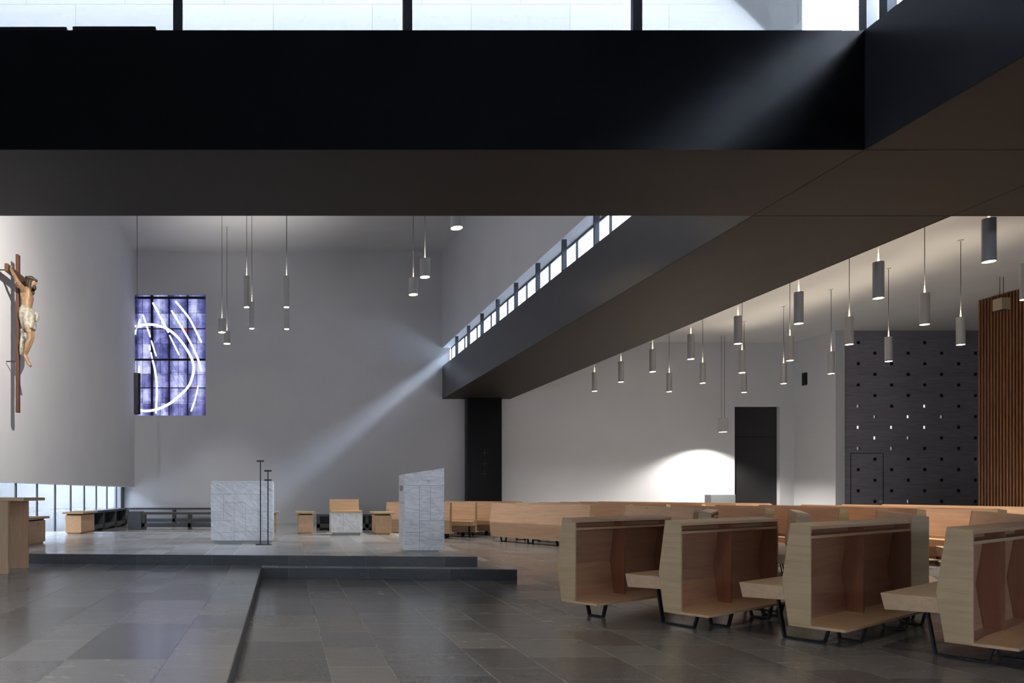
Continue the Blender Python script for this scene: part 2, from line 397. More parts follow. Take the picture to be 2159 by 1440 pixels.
# chancel: upper right wall, upper front wall, ceiling
b = nb(); bx(b, XB0, XB0 + .32, D2, DB, ZW, ZC); struct('wall_right', b, M['wall'])
b = nb(); bx(b, XL, XB0 + .32, 8.72, D2, ZW, ZC); struct('wall_front', b, [M['wall']])
b = nb(); bx(b, XL, XB0 + .32, 8.66, 8.715, ZW - .02, ZC + .3); struct('wall_cladding', b, M['stone_ext'])
b = nb(); bx(b, XB0 + .325, XB0 + .38, 8.66, DB + .4, ZW - .02, ZC + .3); struct('wall_cladding_side', b, M['stone_ext'])
b = nb(); bx(b, -6.04, XB0 + .32, 8.72, DB + .4, ZC, ZC + .3); struct('ceiling', b, M['ceil'])
# front hall (around and above the camera)
ZH = 7.7
b = nb(); bx(b, XL, XB0, D1, D1 + .32, ZW, ZH); bx(b, XB0, XB0 + .32, -6, D1 + .32, ZW, ZH); struct('wall_hall', b, M['wall'])
b = nb(); bx(b, -6.04, XB0 + .32, -6.3, D1 + .32, ZH, ZH + .25); struct('ceiling_hall', b, M['dark_wood'])
RW = (-4.5, 5.5, 2.0, 2.3)   # slot window in the rear wall, behind the camera
b = nb(); bx(b, -6.4, RW[0], -6.3, -6, 0, ZH); bx(b, RW[1], 9, -6.3, -6, 0, ZH); bx(b, 15, 26, -6.3, -6, 0, ZH); bx(b, 9, 15, -6.3, -6, 0, 1.5); bx(b, 9, 15, -6.3, -6, 1.9, ZH); bx(b, RW[0], RW[1], -6.3, -6, 0, RW[2]); bx(b, RW[0], RW[1], -6.3, -6, RW[3], ZH); struct('wall_rear', b, M['wall'])
# aisle ceiling / roof and its outer upstand above the long beam
b = nb(); bx(b, XB1, 26.3, -6.3, DB + .4, ZA, ZA + .55); struct('ceiling_aisle', b, M['ceil'])
b = nb(); bx(b, XB1 - .03, XB1, -6.3, DB + .4, ZT, ZA + 1.05); struct('wall_parapet', b, M['ext_grey'])
b = nb(); bx(b, XB0 + .45, XB1 - .03, -6.3, DB + .4, ZT, ZT + .02); bx(b, XL, XB0 + .45, D1 + .4, 8.6, ZT, ZT + .02); struct('roof', b, M['roof'])
b = nb(); bx(b, 26, 26.3, -6.3, DB + .4, 0, ZA); struct('wall_outer', b, M['wall'])

# dark metal beams, brown patina on the undersides
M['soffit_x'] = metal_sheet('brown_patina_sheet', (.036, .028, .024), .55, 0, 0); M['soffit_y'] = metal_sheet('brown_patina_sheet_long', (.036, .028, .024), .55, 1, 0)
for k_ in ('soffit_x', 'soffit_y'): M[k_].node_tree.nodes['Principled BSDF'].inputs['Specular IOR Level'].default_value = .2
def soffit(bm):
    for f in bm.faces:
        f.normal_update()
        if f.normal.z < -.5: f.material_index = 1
b = nb()
bx(b, -6.04, 26, D1, D2, ZS, ZT)
bx(b, XB1, 26, D1, D2, ZT, ZA)
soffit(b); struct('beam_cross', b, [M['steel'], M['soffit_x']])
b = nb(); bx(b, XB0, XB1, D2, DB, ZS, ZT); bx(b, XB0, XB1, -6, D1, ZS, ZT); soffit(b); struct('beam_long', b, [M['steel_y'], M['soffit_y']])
b = nb()   # sheet seams on the soffit and at the corner
for y in (D1, D2): bx(b, XB0, XB1 + 12, y - .008, y + .008, ZS - .002, ZS + .001)
for x in (XB0, XB1): bx(b, x - .008, x + .008, -5.9, DB, ZS - .002, ZS + .001)
bx(b, XB0 - .0015, XB0 + .004, D1 - .006, D1 + .0, ZS, ZT)
struct('trim_2', b, M['seam'])
b = nb()   # two low strips lying on the sill of the front clerestory
bx(b, px(-400, D1), px(140, D1), D1 + .0, D1 + .06, ZT, ZT + .035); bx(b, px(153, D1), px(328, D1), D1, D1 + .06, ZT, ZT + .04)
struct('trim_3', b, M['black'])

# pillar under the far end of the long beam
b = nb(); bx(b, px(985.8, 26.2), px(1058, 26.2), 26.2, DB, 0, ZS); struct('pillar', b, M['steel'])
wx = px(1021.5, 26.18)
for i, y in enumerate((955, 976.7, 998.5)):
    z = pz(y, 26.18); b = nb(); bx(b, wx - .011, wx + .011, 26.175, 26.2, z - .125, z + .125); bx(b, wx - .11, wx + .11, 26.172, 26.2, z - .006, z + .006)
    tag(obj('wall_cross', b, simple('bronze_cross', (.075, .055, .035), .4, .7) if i == 0 else bpy.data.materials['bronze_cross']),
        ['topmost', 'middle', 'lowest'][i] + ' of three small thin crosses set on the dark pillar', 'cross', 'crosses on the dark pillar')

# ------------------------------------------------------------------ windows
def window_frame(name, mullions, rails, panes, mm):
    root = sempty(name)
    b = nb()
    for a in rails: bx(b, *a)
    struct('window_frame', b, mm, root)
    for a in mullions:
        b = nb(); bx(b, *a); struct('mullion', b, mm, root)
    for a in panes:
        b = nb(); bx(b, *a); struct('pane', b, M['glass'], root)
    return root
# window_2: right clerestory of the chancel
ys = [24.66 - 1.57 * i for i in range(10)]
mul = [(XB0 + .02, XB0 + .12, y - .025, y + .025, ZT, ZW) for y in ys]
mul += [(6.36, 6.40, y - .02, y + .02, ZT, ZW) for y in ys]
ed = [DB] + ys + [D2]
window_frame('window_2', mul, [(6.36, 6.40, D2, DB, ZW - .03, ZW), (6.36, 6.40, D2, DB, ZT, ZT + .03), (6.36, 6.40, DB - .04, DB, ZT, ZW)],
             [(6.378, 6.382, ed[i + 1] + .02, ed[i] - .02, ZT + .03, ZW - .03) for i in range(len(ed) - 1)], M['fin'])
# window_3: right clerestory of the front hall
ys = [D1 - .2 - 1.57 * i for i in range(8)]
mul = [(XB0 + .02, XB0 + .12, y - .05, y + .05, ZT, ZW) for y in ys]
window_frame('window_3', mul, [(6.36, 6.40, -6, D1, ZW - .03, ZW), (6.36, 6.40, -6, D1, ZT, ZT + .03)],
             [(6.378, 6.382, ys[i + 1], ys[i], ZT + .03, ZW - .03) for i in range(len(ys) - 1)], M['fin'])
# window_4: front clerestory on the cross beam
xs = [px(x, 7.33) for x in (-592, -108, 375.5, 858.5, 1341.5)]
mul = [(x - .048, x + .048, D1 + .02, D1 + .07, ZT, ZW) for x in xs] + [(px(1822, 7.33), px(1845, 7.33), D1 + .02, D1 + .12, ZT, ZW)]
ex = [XL] + xs[1:] + [XB0]
window_frame('window_4', mul, [(XL, XB0, 7.52, 7.56, ZW - .03, ZW)],
             [(ex[i] + .03, ex[i + 1] - .03, 7.538, 7.542, ZT, ZW - .03) for i in range(len(ex) - 1)], M['fin'])
# window_5: chancel side of the cross beam (light from behind the beam)
mul = [(x - .048, x + .048, 8.85, 8.9, ZT, ZW) for x in xs[1:]]
window_frame('window_5', mul, [(XL, XB0, 8.72, 8.76, ZW - .03, ZW)],
             [(ex[i] + .03, ex[i + 1] - .03, 8.738, 8.742, ZT, ZW - .03) for i in range(len(ex) - 1)], M['fin'])
# window_6: low glazing under the hanging left wall
ys = [15.94 + 1.374 * (i - 12) for i in range(20)]
ys = [y for y in ys if -5.5 < y < DB - .6]
mul = [(XG - .02, XG + .018, y - .02, y + .02, .0, 1.40) for y in ys] + [(XG - .05, XG + .06, DB - .12, DB - .02, 0, 1.40)]
ey = [-6] + ys + [DB]
window_frame('window_6', mul, [(XG - .04, XG + .04, -6, DB, 1.375, 1.41), (XG - .04, XG + .04, -6, DB, 0, .03)],
             [(XG - .003, XG + .003, ey[i] + .03, ey[i + 1] - .03, .03, 1.375) for i in range(len(ey) - 1)], M['black'])
# courtyard outside it
b = nb(); bx(b, -40, -6.35, -20, 60, -.25, -.05); struct('ground', b, M['ext_ground'])
b = nb(); bx(b, -11.4, -11, -20, 60, -.05, 3.4); struct('wall_courtyard', b, M['ext_wall'])

# window_1: coloured window high in the back wall
win = sempty('window_1'); DG = DB + .13
def stained():
    m, N, L, b = mat('blue_stained_glass'); g = nd(N, 'NewGeometry')
    sep = nd(N, 'SeparateXYZ'); L.new(g.outputs['Position'], sep.inputs[0])
    n1 = noise(N, L, g.outputs['Position'], 1.5, 6, .65, .4)
    tg = nd(N, 'TexCoord'); sg = nd(N, 'SeparateXYZ'); L.new(tg.outputs['Generated'], sg.inputs[0])
    ex = math_(N, L, 'MINIMUM', sg.outputs[0], math_(N, L, 'SUBTRACT', 1.0, sg.outputs[0])); ex = math_(N, L, 'MINIMUM', math_(N, L, 'MULTIPLY', ex, 3.5), 1.0)
    mp = nd(N, 'Mapping'); mp.inputs['Scale'].default_value = (26, 1, 3); L.new(g.outputs['Position'], mp.inputs[0]); n2 = noise(N, L, mp.outputs[0], 1, 4, .7)
    mp2 = nd(N, 'Mapping'); mp2.inputs['Scale'].default_value = (3, 1, 22); L.new(g.outputs['Position'], mp2.inputs[0]); n3 = noise(N, L, mp2.outputs[0], 1, 4, .7)
    gx = math_(N, L, 'FLOOR', math_(N, L, 'DIVIDE', math_(N, L, 'ADD', sep.outputs[0], 5.68), .345)); gz = math_(N, L, 'FLOOR', math_(N, L, 'DIVIDE', sep.outputs[2], .57))
    cc = nd(N, 'CombineXYZ'); L.new(gx, cc.inputs[0]); L.new(gz, cc.inputs[1]); wn_ = nd(N, 'TexWhiteNoise', noise_dimensions='2D'); L.new(cc.outputs[0], wn_.inputs['Vector'])
    t = math_(N, L, 'ADD', math_(N, L, 'MULTIPLY', n1, .95), math_(N, L, 'ADD', math_(N, L, 'MULTIPLY', n2, .28), math_(N, L, 'MULTIPLY', n3, .2)))
    t = math_(N, L, 'ADD', t, math_(N, L, 'MULTIPLY', math_(N, L, 'SUBTRACT', wn_.outputs[0], .5), .34))
    t = math_(N, L, 'ADD', t, math_(N, L, 'MULTIPLY', math_(N, L, 'SUBTRACT', ex, .8), .28))
    c = ramp(N, L, t, [(.36, (.012, .012, .05)), (.54, (.07, .075, .24)), (.72, (.20, .21, .50)), (.92, (.55, .58, .85))])
    L.new(c, b.inputs['Emission Color']); b.inputs['Emission Strength'].default_value = 1.25; setp(b, col=(.02, .02, .05), rough=.2)
    return m
M['stained'] = stained(); M['stroke'] = emit('bright_clear_glass', (.92, .96, 1), 1.6); M['red_glass'] = emit('red_glass_square', (.75, .03, .05), .8)
colx = [281, 320.7, 356.8, 395.8, 434.0]; rowy = [876.5, 818, 758.5, 693.4, 628, 619]
cx_ = [px(v, DG) for v in colx]; cx_[0] = WX0; cx_[-1] = WX1; rz_ = [pz(v, DG) for v in rowy]; rz_[0] = WZ0; rz_[-1] = WZ1
for i in range(4):
    for k in range(5):
        b = nb(); bx(b, cx_[i], cx_[i + 1], DG, DG + .015, rz_[k], rz_[k + 1]); struct('stained_pane', b, M['stained'], win)
b = nb()
for i, v in enumerate(cx_[1:-1]): hw = (.045, .022, .02)[i]; bx(b, v - hw, v + hw, DG - .03, DG, WZ0, WZ1)
for k, v in enumerate(rz_[1:-1]): hw = (.018, .04, .018, .045)[k]; bx(b, WX0, WX1, DG - .028, DG, v - hw, v + hw)
struct('window_frame', b, M['black'], win)
b = nb()
for (xa, ya, xb, yb) in [(318, 630, 372, 692), (355, 630, 432, 742), (300, 660, 392, 850), (338, 720, 396, 826), (400, 690, 432, 720)]:
    bar(b, (px(xa, DG), DG - .01, pz(ya, DG)), (px(xb, DG), DG - .01, pz(yb, DG)), .012, .008, (0, 1, 0))
for v in (300.5, 338, 376, 415): bx(b, px(v, DG) - .006, px(v, DG) + .006, DG - .012, DG, WZ0, WZ1)
for v in (660, 725, 790, 848): bx(b, WX0, WX1, DG - .012, DG, pz(v, DG) - .006, pz(v, DG) + .006)
struct('lead_line', b, M['black'], win)
def smooth(pts, n=6):
    out = []
    for i in range(len(pts) - 1):
        p0 = pts[max(i - 1, 0)]; p1 = pts[i]; p2 = pts[i + 1]; p3 = pts[min(i + 2, len(pts) - 1)]
        for k in range(n):
            t = k / n
            out.append(tuple(.5 * (2 * p1[j] + (p2[j] - p0[j]) * t + (2 * p0[j] - 5 * p1[j] + 4 * p2[j] - p3[j]) * t * t + (3 * p1[j] - p0[j] - 3 * p2[j] + p3[j]) * t ** 3) for j in range(2)))
    out.append(pts[-1]); return out
ST = [([(70, 782), (120, 770), (180, 765), (240, 775), (300, 800), (360, 850), (420, 930), (455, 1000), (465, 1060), (450, 1130), (425, 1180), (370, 1235), (300, 1290), (220, 1325), (150, 1335), (112, 1330)], 8),
      ([(112, 730), (95, 780), (72, 832)], 5), ([(130, 700), (152, 765), (180, 850)], 5), ([(185, 870), (218, 975)], 5),
      ([(195, 620), (245, 715), (300, 820)], 6.5), ([(305, 835), (370, 968)], 5), ([(318, 672), (425, 850), (490, 985), (517, 1075)], 6.5),
      ([(345, 612), (410, 690), (450, 750), (517, 885)], 6.5), ([(172, 905), (178, 935)], 5), ([(183, 948), (192, 992)], 5),
      ([(194, 1000), (212, 1080), (222, 1200), (215, 1352)], 6.5), ([(495, 1165), (475, 1255), (447, 1338)], 5), ([(108, 1040), (100, 1088)], 5), ([(66, 1312), (74, 1320)], 6)]
for pts, hw in ST:
    q = [(px(260 + x / 3.1295, DG), pz(440 + y / 3.1295, DG)) for x, y in smooth(pts)]
    b = nb(); h = hw / 3.1295 * DG / F; L_, Rr = [], []
    q = [(max(x, WX0 + .02), z) for x, z in q]
    for i, (x, z) in enumerate(q):
        a = Vector(q[min(i + 1, len(q) - 1)]) - Vector(q[max(i - 1, 0)]); a.normalize(); n_ = Vector((-a.y, a.x)) * h * (.75 if i in (0, len(q) - 1) else 1)
        L_.append([b.verts.new((x + n_.x, yy, z + n_.y)) for yy in (DG - .034, DG - .001)]); Rr.append([b.verts.new((x - n_.x, yy, z - n_.y)) for yy in (DG - .034, DG - .001)])
    for i in range(len(q) - 1):
        b.faces.new((L_[i][0], L_[i + 1][0], Rr[i + 1][0], Rr[i][0])); b.faces.new((L_[i][0], L_[i][1], L_[i + 1][1], L_[i + 1][0])); b.faces.new((Rr[i][0], Rr[i + 1][0], Rr[i + 1][1], Rr[i][1]))
    bmesh.ops.recalc_face_normals(b, faces=b.faces[:])
    struct('glass_stroke', b, M['stroke'], win)
b = nb(); x, z = px(392, DG), pz(696.5, DG); bx(b, x - .05, x + .05, DG - .03, DG, z - .05, z + .05); struct('red_square', b, M['red_glass'], win)

# ------------------------------------------------------------------ aisle end: door, side wall, perforated dark wall, slat screen
dr = sempty('door_1')
b = nb(); bx(b, DX0 - .02, DX1 + .18, DB + .16, DB + .2, 0, DZ1 + .02); struct('door_leaf', b, M['door'], dr)
b = nb(); bx(b, DX0, DX1 + .15, DB + .154, DB + .16, pz(921, DB) - .012, pz(921, DB) + .012); struct('door_seam', b, M['seam'], dr)
XS = 19.36
b = nb(); bx(b, XS, XS + .32, DC, DB + .3, 0, ZA); struct('wall_side', b, M['wall'])
b = nb(); z1, z0 = pz(786, 26.0), pz(812, 26.0); bx(b, XS - .05, XS, 25.92, 26.14, z0, z1)
tag(obj('wall_speaker', b, M['black'], bevel=.008), 'small upright black box high on the side wall right of the tall door', 'speaker')
# perforated wall
HX = [px(v, DC) for v in (1811.5, 1846.7, 1882, 1917, 1952, 1987.5, 2023.5, 2059)]
HZ = [pz(721.7 + 22.36 * i, DC) for i in range(25)]
HZ = [z for z in HZ if z > .2]
hs = .05; PX0, PX1 = XS + .32, 25.9
def perforated(y0, depth):
    xs_ = sorted([PX0, PX1] + [x - hs for x in HX] + [x + hs for x in HX]); zs_ = sorted([0, ZA] + [z - hs * 1.05 for z in HZ] + [z + hs * 1.05 for z in HZ])
    hole = set()
    for i, x in enumerate(HX):
        for k, z in enumerate(HZ):
            if (i % 2) == (k % 2): hole.add((round(x, 3), round(z, 3)))
    b = nb(); lin = []
    G = {}
    def V(x, z):
        if (x, z) not in G: G[(x, z)] = b.verts.new((x, y0, z))
        return G[(x, z)]
    for i in range(len(xs_) - 1):
        for k in range(len(zs_) - 1):
            c = (round((xs_[i] + xs_[i + 1]) / 2, 3), round((zs_[k] + zs_[k + 1]) / 2, 3))
            if c in hole: lin.append(c); continue
            b.faces.new((V(xs_[i], zs_[k]), V(xs_[i + 1], zs_[k]), V(xs_[i + 1], zs_[k + 1]), V(xs_[i], zs_[k + 1])))
    return b, lin
pw = sempty('wall_dark')
b, lin = perforated(DC + .04, .1)
struct('board_panel', b, M['dark_wood'], pw)
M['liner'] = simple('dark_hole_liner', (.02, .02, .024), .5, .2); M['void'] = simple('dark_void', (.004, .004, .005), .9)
M['glow'] = emit('hole_back_glow', (.85, .92, 1), 1.3); M['glow_dim'] = emit('hole_back_glow_dim', (.80, .88, 1), .30)  # hole backs given emission for the light of a room behind
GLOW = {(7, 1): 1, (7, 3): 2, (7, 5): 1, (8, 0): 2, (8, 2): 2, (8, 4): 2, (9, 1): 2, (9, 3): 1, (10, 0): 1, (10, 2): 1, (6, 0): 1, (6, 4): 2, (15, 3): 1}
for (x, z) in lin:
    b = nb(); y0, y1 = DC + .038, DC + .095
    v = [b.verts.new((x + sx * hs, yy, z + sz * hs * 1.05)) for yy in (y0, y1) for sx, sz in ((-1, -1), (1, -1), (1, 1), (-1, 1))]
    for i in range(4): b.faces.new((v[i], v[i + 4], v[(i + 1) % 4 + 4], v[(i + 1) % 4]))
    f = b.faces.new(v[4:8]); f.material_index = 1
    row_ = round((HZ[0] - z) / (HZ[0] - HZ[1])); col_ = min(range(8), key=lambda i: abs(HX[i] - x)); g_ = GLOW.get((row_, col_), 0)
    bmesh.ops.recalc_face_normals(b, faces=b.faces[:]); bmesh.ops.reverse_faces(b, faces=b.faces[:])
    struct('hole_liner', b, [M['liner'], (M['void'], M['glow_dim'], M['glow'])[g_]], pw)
b = nb(); bx(b, PX0, 26, DC + .16, DC + .3, 0, ZA); struct('backing', b, M['void'], pw)
b = nb()   # flush door outline in the boards
xa, xb_, zt = px(1795, DC), px(1863.5, DC), pz(956, DC)
for a in ((xa, xa + .02, 0, zt), (xb_, xb_ + .02, 0, zt), (xa, xb_ + .02, zt, zt + .02)): bx(b, a[0], a[1], DC + .034, DC + .042, a[2], a[3])
struct('door_gap', b, M['seam'], pw)
b = nb(); bx(b, px(1855, DC), px(1862.5, DC), DC + .02, DC + .04, pz(1060.5, DC), pz(1054, DC)); struct('lock_plate', b, simple('pale_plate', (.45, .47, .45), .4, .4), pw)
# slat screen
XSL = 20.5; ZSL = ZA - .02
sc = thing('slat_screen', 'tall screen of reddish vertical wooden slats at the right edge', 'screen', (XSL, 18, 0))
b = nb(); bx(b, .10, .13, -3.0, 2.70, 0, ZSL); obj('backing_panel', b, M['void'], sc)
b = nb()
for i in range(64): y = 2.68 - .089 * i; bx(b, 0, .07, y - .015, y + .015, .02, ZSL)
obj('slat', b, M['slat'], sc)

# grey low cabinet by the door
b = nb(); x0, x1 = px(1499, 26.0), px(1551, 26.0); bx(b, -(x1 - x0) / 2, (x1 - x0) / 2, -.2, .2, 0, pz(1043, 26.0))
tag(obj('cabinet', b, M['grey_panel'], None, ((x0 + x1) / 2, 26.2, 0), .01), 'low grey cabinet against the back wall left of the tall door', 'cabinet')

# ------------------------------------------------------------------ pendants
def pendant(name, label, x, y, zb, r, h, zc, group, lit=True, power=40, up=0, col=(1, .94, .88), cone=125):
    t = thing(name, label, 'pendant lamp', (x, y, zb), 0, group)
    b = nb(); cyl(b, 0, 0, 0, h, r, n=28, caps=False); cyl(b, 0, 0, .0, h, r - .004, n=28, caps=False)
    cyl(b, 0, 0, h - .012, h, r - .002, n=28)
    obj('lamp_tube', b, M['tube'] if lit else M['tube_dark'], t)
    b = nb(); cyl(b, 0, 0, h, zc - zb, .007 if zc > 8 else .006, n=8); obj('cord', b, M['cord'], t)
    b = nb(); cyl(b, 0, 0, zc - zb - .025, zc - zb, .05, n=16); obj('ceiling_rose', b, M['wall'], t)
    if lit:
        b = nb()
        if r > .1:
            for k in range(7):
                a = 6.283 * k / 6; rr = 0 if k == 6 else r * .62; cyl(b, rr * math.cos(a), rr * math.sin(a), .002, .012, r * .26, n=12)
        else: cyl(b, 0, 0, .002, .012, r * .86, n=20)
        obj('lamp_disc', b, M['lamp'], t)
        b = nb(); cyl(b, 0, 0, h, h + .16, .016, .006, n=10); obj('cord_glow', b, M['lit_cord'], t)  # emissive cone standing in for lamplight on the cord
        spot('lamp_beam', (x, y, zb - .03), (x, y, 0), power, cone, col, .9, r * .8)
        if up: spot('lamp_uplight', (x, y, zb + h + .05), (x, y, zc), up, 120, (1, .95, .90) if zc > 8 else (1, .86, .66), 1.0, r)
    return t
ORD = ['first', 'second', 'third', 'fourth', 'fifth', 'sixth', 'seventh', 'eighth', 'ninth', 'tenth', 'eleventh', 'twelfth', 'thirteenth', 'fourteenth', 'fifteenth', 'sixteenth', 'seventeenth', 'eighteenth', 'nineteenth', 'twentieth']
PA = [(2085, 552), (1852, 629), (1949.5, 684.5), (2025.5, 727), (1684, 682.5), (1790.5, 726.5), (1873.5, 762), (1752.5, 788), (1665.5, 760.5), (1652, 809), (1556, 725), (1564.6, 786), (1569, 827.4), (1456.7, 757.4), (1481.5, 808), (1376, 784), (1411, 826), (1309.3, 805.5), (1253.5, 825), (2163, 631.5)]
PA.sort()
for i, (x, yb) in enumerate(PA):
    d = 3.34 * F / (CY - yb)
    pendant('pendant_lamp', 'grey tube pendant lamp over the pews, %s from the left under the low ceiling' % ORD[i], px(x, d), d, 4.49, .08, .62, ZA, 'tube pendants over the pews', True, 470, 60)
def chancel(x, yb, r, h, label, power):
    d = 5.13 * F / (CY - yb); pendant('pendant_lamp', label, px(x, d), d, EYE + 5.13, r, h, ZC, 'pendants of the chancel', True, power * 4.2, 90, (1, .94, .86), 84)
chancel(520, 648, .078, .86, 'slim grey tube pendant, upper left of the four slim ones in the chancel', 90)
chancel(531, 693, .078, .83, 'slim grey tube pendant, lower left of the four slim ones in the chancel', 90)
chancel(604, 648, .078, .86, 'slim grey tube pendant hanging nearer, upper right of the four slim ones', 90)
chancel(604.5, 694, .078, .83, 'slim grey tube pendant half hidden behind the upper right slim one', 90)
chancel(468, 701, .118, .43, 'short wide pendant beside the coloured window, higher of the pair', 110)
chancel(478.5, 725, .118, .43, 'short wide pendant beside the coloured window, lower of the pair', 110)
chancel(871.5, 621.5, .118, .43, 'short wide pendant left of the clerestory, lower of the pair', 160)
chancel(896, 584.5, .118, .43, 'short wide pendant left of the clerestory, higher of the pair', 160)
chancel(963, 481, .118, .43, 'short wide pendant cut off by the dark cross beam', 170)
d = 14.3; pendant('pendant_lamp', 'unlit black tube hanging in front of the coloured window', px(289, d), d, pz(873, d), .068, .83, ZC, None, False)

def box_lamp(label, x0, x1, y0, y1, d, cx1, cx2, mt, aim=None, power=0):
    xm, zb, h = px((x0 + x1) / 2, d), pz(y1, d), (y1 - y0) * d / F; r = (x1 - x0) * d / F / 2
    t = thing('box_spotlight', label, 'spotlight', (xm, d, zb))
    b = nb(); bx(b, -r, r, -r, r, 0, h); obj('lamp_box', b, mt, t, None, .006)
    b = nb(); bx(b, -r * .75, r * .55, -r * .9, r * .9, -.012, -.001); obj('lamp_lens', b, emit('spot_lens', (1, .95, .85), 4) if aim else M['void'], t)
    for c in (cx1, cx2):
        b = nb(); cyl(b, px(c, d) - xm, 0, h, ZA - zb, .006, n=8); obj('cord', b, M['cord'], t)
    if aim: spot('wall_wash', (xm, d, zb - .03), (xm - .12, d + .1, 0), power, 134, (1, .94, .84), .45, .06)
box_lamp('pale square box spotlight on two cords left of the tall door', 1518, 1532, 881, 910.6, 25.4, 1521, 1527.7, simple('pale_lamp_box', (.55, .56, .54), .4, .3), (px(1478, DB), DB + .3, .5), 1300)
box_lamp('beige square box spotlight on two cords before the slat screen', 2102, 2121, 629.6, 654, 18.5, 2108, 2115.5, simple('beige_lamp_box', (.42, .34, .22), .5, .2))

# ------------------------------------------------------------------ chancel furniture
ZP = STEP * 2
# altar
DA = 12.0; ax0, ax1 = px(444.5, DA), px(575.6, DA); aw = ax1 - ax0; azb, azt = pz(1140, DA), pz(1017, DA); adp = 1.5
al = thing('altar', 'block altar of grey veined white marble on the platform', 'altar', ((ax0 + ax1) / 2, DA, ZP))
b = nb(); bx(b, -aw / 2, aw / 2, 0, adp, azb - ZP, azt - ZP); obj('marble_block', b, M['marble_a'], al, None, .008)
b = nb(); bx(b, -aw / 2 + .05, aw / 2 - .03, .05, adp - .05, 0, azb - ZP); obj('plinth', b, M['plinth'], al)
b = nb(); bx(b, -aw / 2 + .004, aw / 2 - .004, .004, adp - .004, azt - ZP, azt - ZP + .02); obj('altar_lit_edge', b, simple('lit_edge_white', (.85, .86, .86), .9), al, None, .009)  # white slab standing in for the light along the altar's top edge
def jl(bm, segs, fx, fz, y):
    for xa, za, xb, zb in segs:
        if xa == xb: bx(bm, fx(xa) - .0022, fx(xa) + .0022, y - .0012, y + .004, fz(max(za, zb)), fz(min(za, zb)))
        else: bx(bm, fx(xa), fx(xb), y - .0012, y + .004, fz(za) - .0022, fz(za) + .0022)
b = nb(); f1 = lambda v: px(400 + v / 3.598, DA) - (ax0 + ax1) / 2; f2 = lambda v: pz(940 + v / 3.598, DA) - ZP
jl(b, [(160, 366, 632, 366), (257, 366, 257, 565), (338, 432, 338, 718), (425, 432, 425, 652), (518, 366, 518, 718), (257, 432, 425, 432), (160, 500, 257, 500), (160, 567, 338, 567), (338, 652, 632, 652), (160, 658, 338, 658), (518, 500, 632, 500), (550, 500, 550, 652)], f1, f2, 0)
obj('joint', b, M['joint'], al)
# ambo
DM = 10.0; mx0, mx1 = px(852.5, DM), px(937, DM); mw = mx1 - mx0; md = .47; mzb = pz(1160.5, DM)
am = thing('ambo', 'tall marble ambo with a sloping top near the step corner', 'lectern', ((mx0 + mx1) / 2, DM, ZP))
b = nb(); prism(b, [(-mw / 2, mzb - ZP), (mw / 2, mzb - ZP), (mw / 2, pz(986.5, DM) - ZP), (-mw / 2, pz(1000, DM) - ZP)], 1, 0, md); obj('marble_block', b, M['marble_b'], am, None, .006)
b = nb(); bx(b, -mw / 2 + .045, mw / 2 - .075, .045, md - .05, 0, mzb - ZP); obj('plinth', b, M['plinth'], am)
b = nb(); f1 = lambda v: px(400 + v / 3.598, DM) - (mx0 + mx1) / 2; f2 = lambda v: pz(940 + v / 3.598, DM) - ZP
jl(b, [(1630, 300, 1932, 300), (1744, 300, 1744, 790), (1826, 300, 1826, 566), (1744, 566, 1932, 566), (1630, 656, 1744, 656), (1744, 714, 1930, 714)], f1, f2, 0)
bx(b, -mw / 2 - .0012, -mw / 2 + .003, 0, md, pz(1061, DM) - ZP, pz(1060, DM) - ZP)
obj('joint', b, M['joint'], am)
b = nb(); bx(b, -mw / 2 - .004, -mw / 2 + .003, .13, .37, pz(1035, 10.2) - ZP, pz(1023.5, 10.2) - ZP); obj('socket_plate', b, simple('steel_plate', (.22, .23, .22), .4, .6), am)
# candle stand
DS = 11.8
cs = thing('candle_stand', 'thin black steel candle stand with two poles before the altar', 'candle stand', (px(556.5, DS), DS, ZP))
b = nb(); bx(b, -.136, .136, -.06, .06, 0, .008); obj('base_plate', b, M['black'], cs)
for xx, tops in ((549, (972.5,)), (565, (993, 1012.5))):
    lx = px(xx, DS) - px(556.5, DS); b = nb(); bx(b, lx - .009, lx + .009, -.009, .009, .008, pz(tops[0], DS) - ZP); obj('pole', b, M['black'], cs)
    for tt in tops:
        b = nb(); z = pz(tt, DS) - ZP; bx(b, lx - .06, lx + .06, -.06, .06, z - .01, z + .014); obj('candle_plate', b, M['black'], cs)
# presider's seat
DP = 14.45; sx0, sx1 = px(697.8, DP), px(764.3, DP); sw = sx1 - sx0; sf = lambda y: pz(y, DP) - ZP
ch = thing('armchair', 'marble seat with larch backrest between two wooden benches', 'chair', ((sx0 + sx1) / 2, DP, ZP))
b = nb(); bx(b, -sw / 2, sw / 2, 0, .5, sf(1123), sf(1081.5)); obj('marble_block', b, M['marble_c'], ch, None, .005)
b = nb(); bx(b, -sw / 2 + .06, sw / 2 - .04, .05, .45, 0, sf(1123)); obj('plinth', b, M['plinth'], ch)
b = nb(); bx(b, -sw / 2 + .01, sw / 2, -.01, .5, sf(1081.5), sf(1077)); obj('seat', b, M['wood_x'], ch, None, .006)
b = nb(); prism(b, [(.40, sf(1077)), (.46, sf(1077)), (.50, sf(1053.3)), (.455, sf(1053.3))], 0, -sw / 2, sw / 2 - .03); obj('backrest', b, M['wood_x'], ch, None, .006)
b = nb(); jl(b, [(0, 0, 0, 0)], lambda v: -.07, lambda v: 0, 0) if 0 else bx(b, -.075, -.071, -.0012, .003, sf(1123), sf(1081.5)); obj('joint', b, M['joint'], ch)
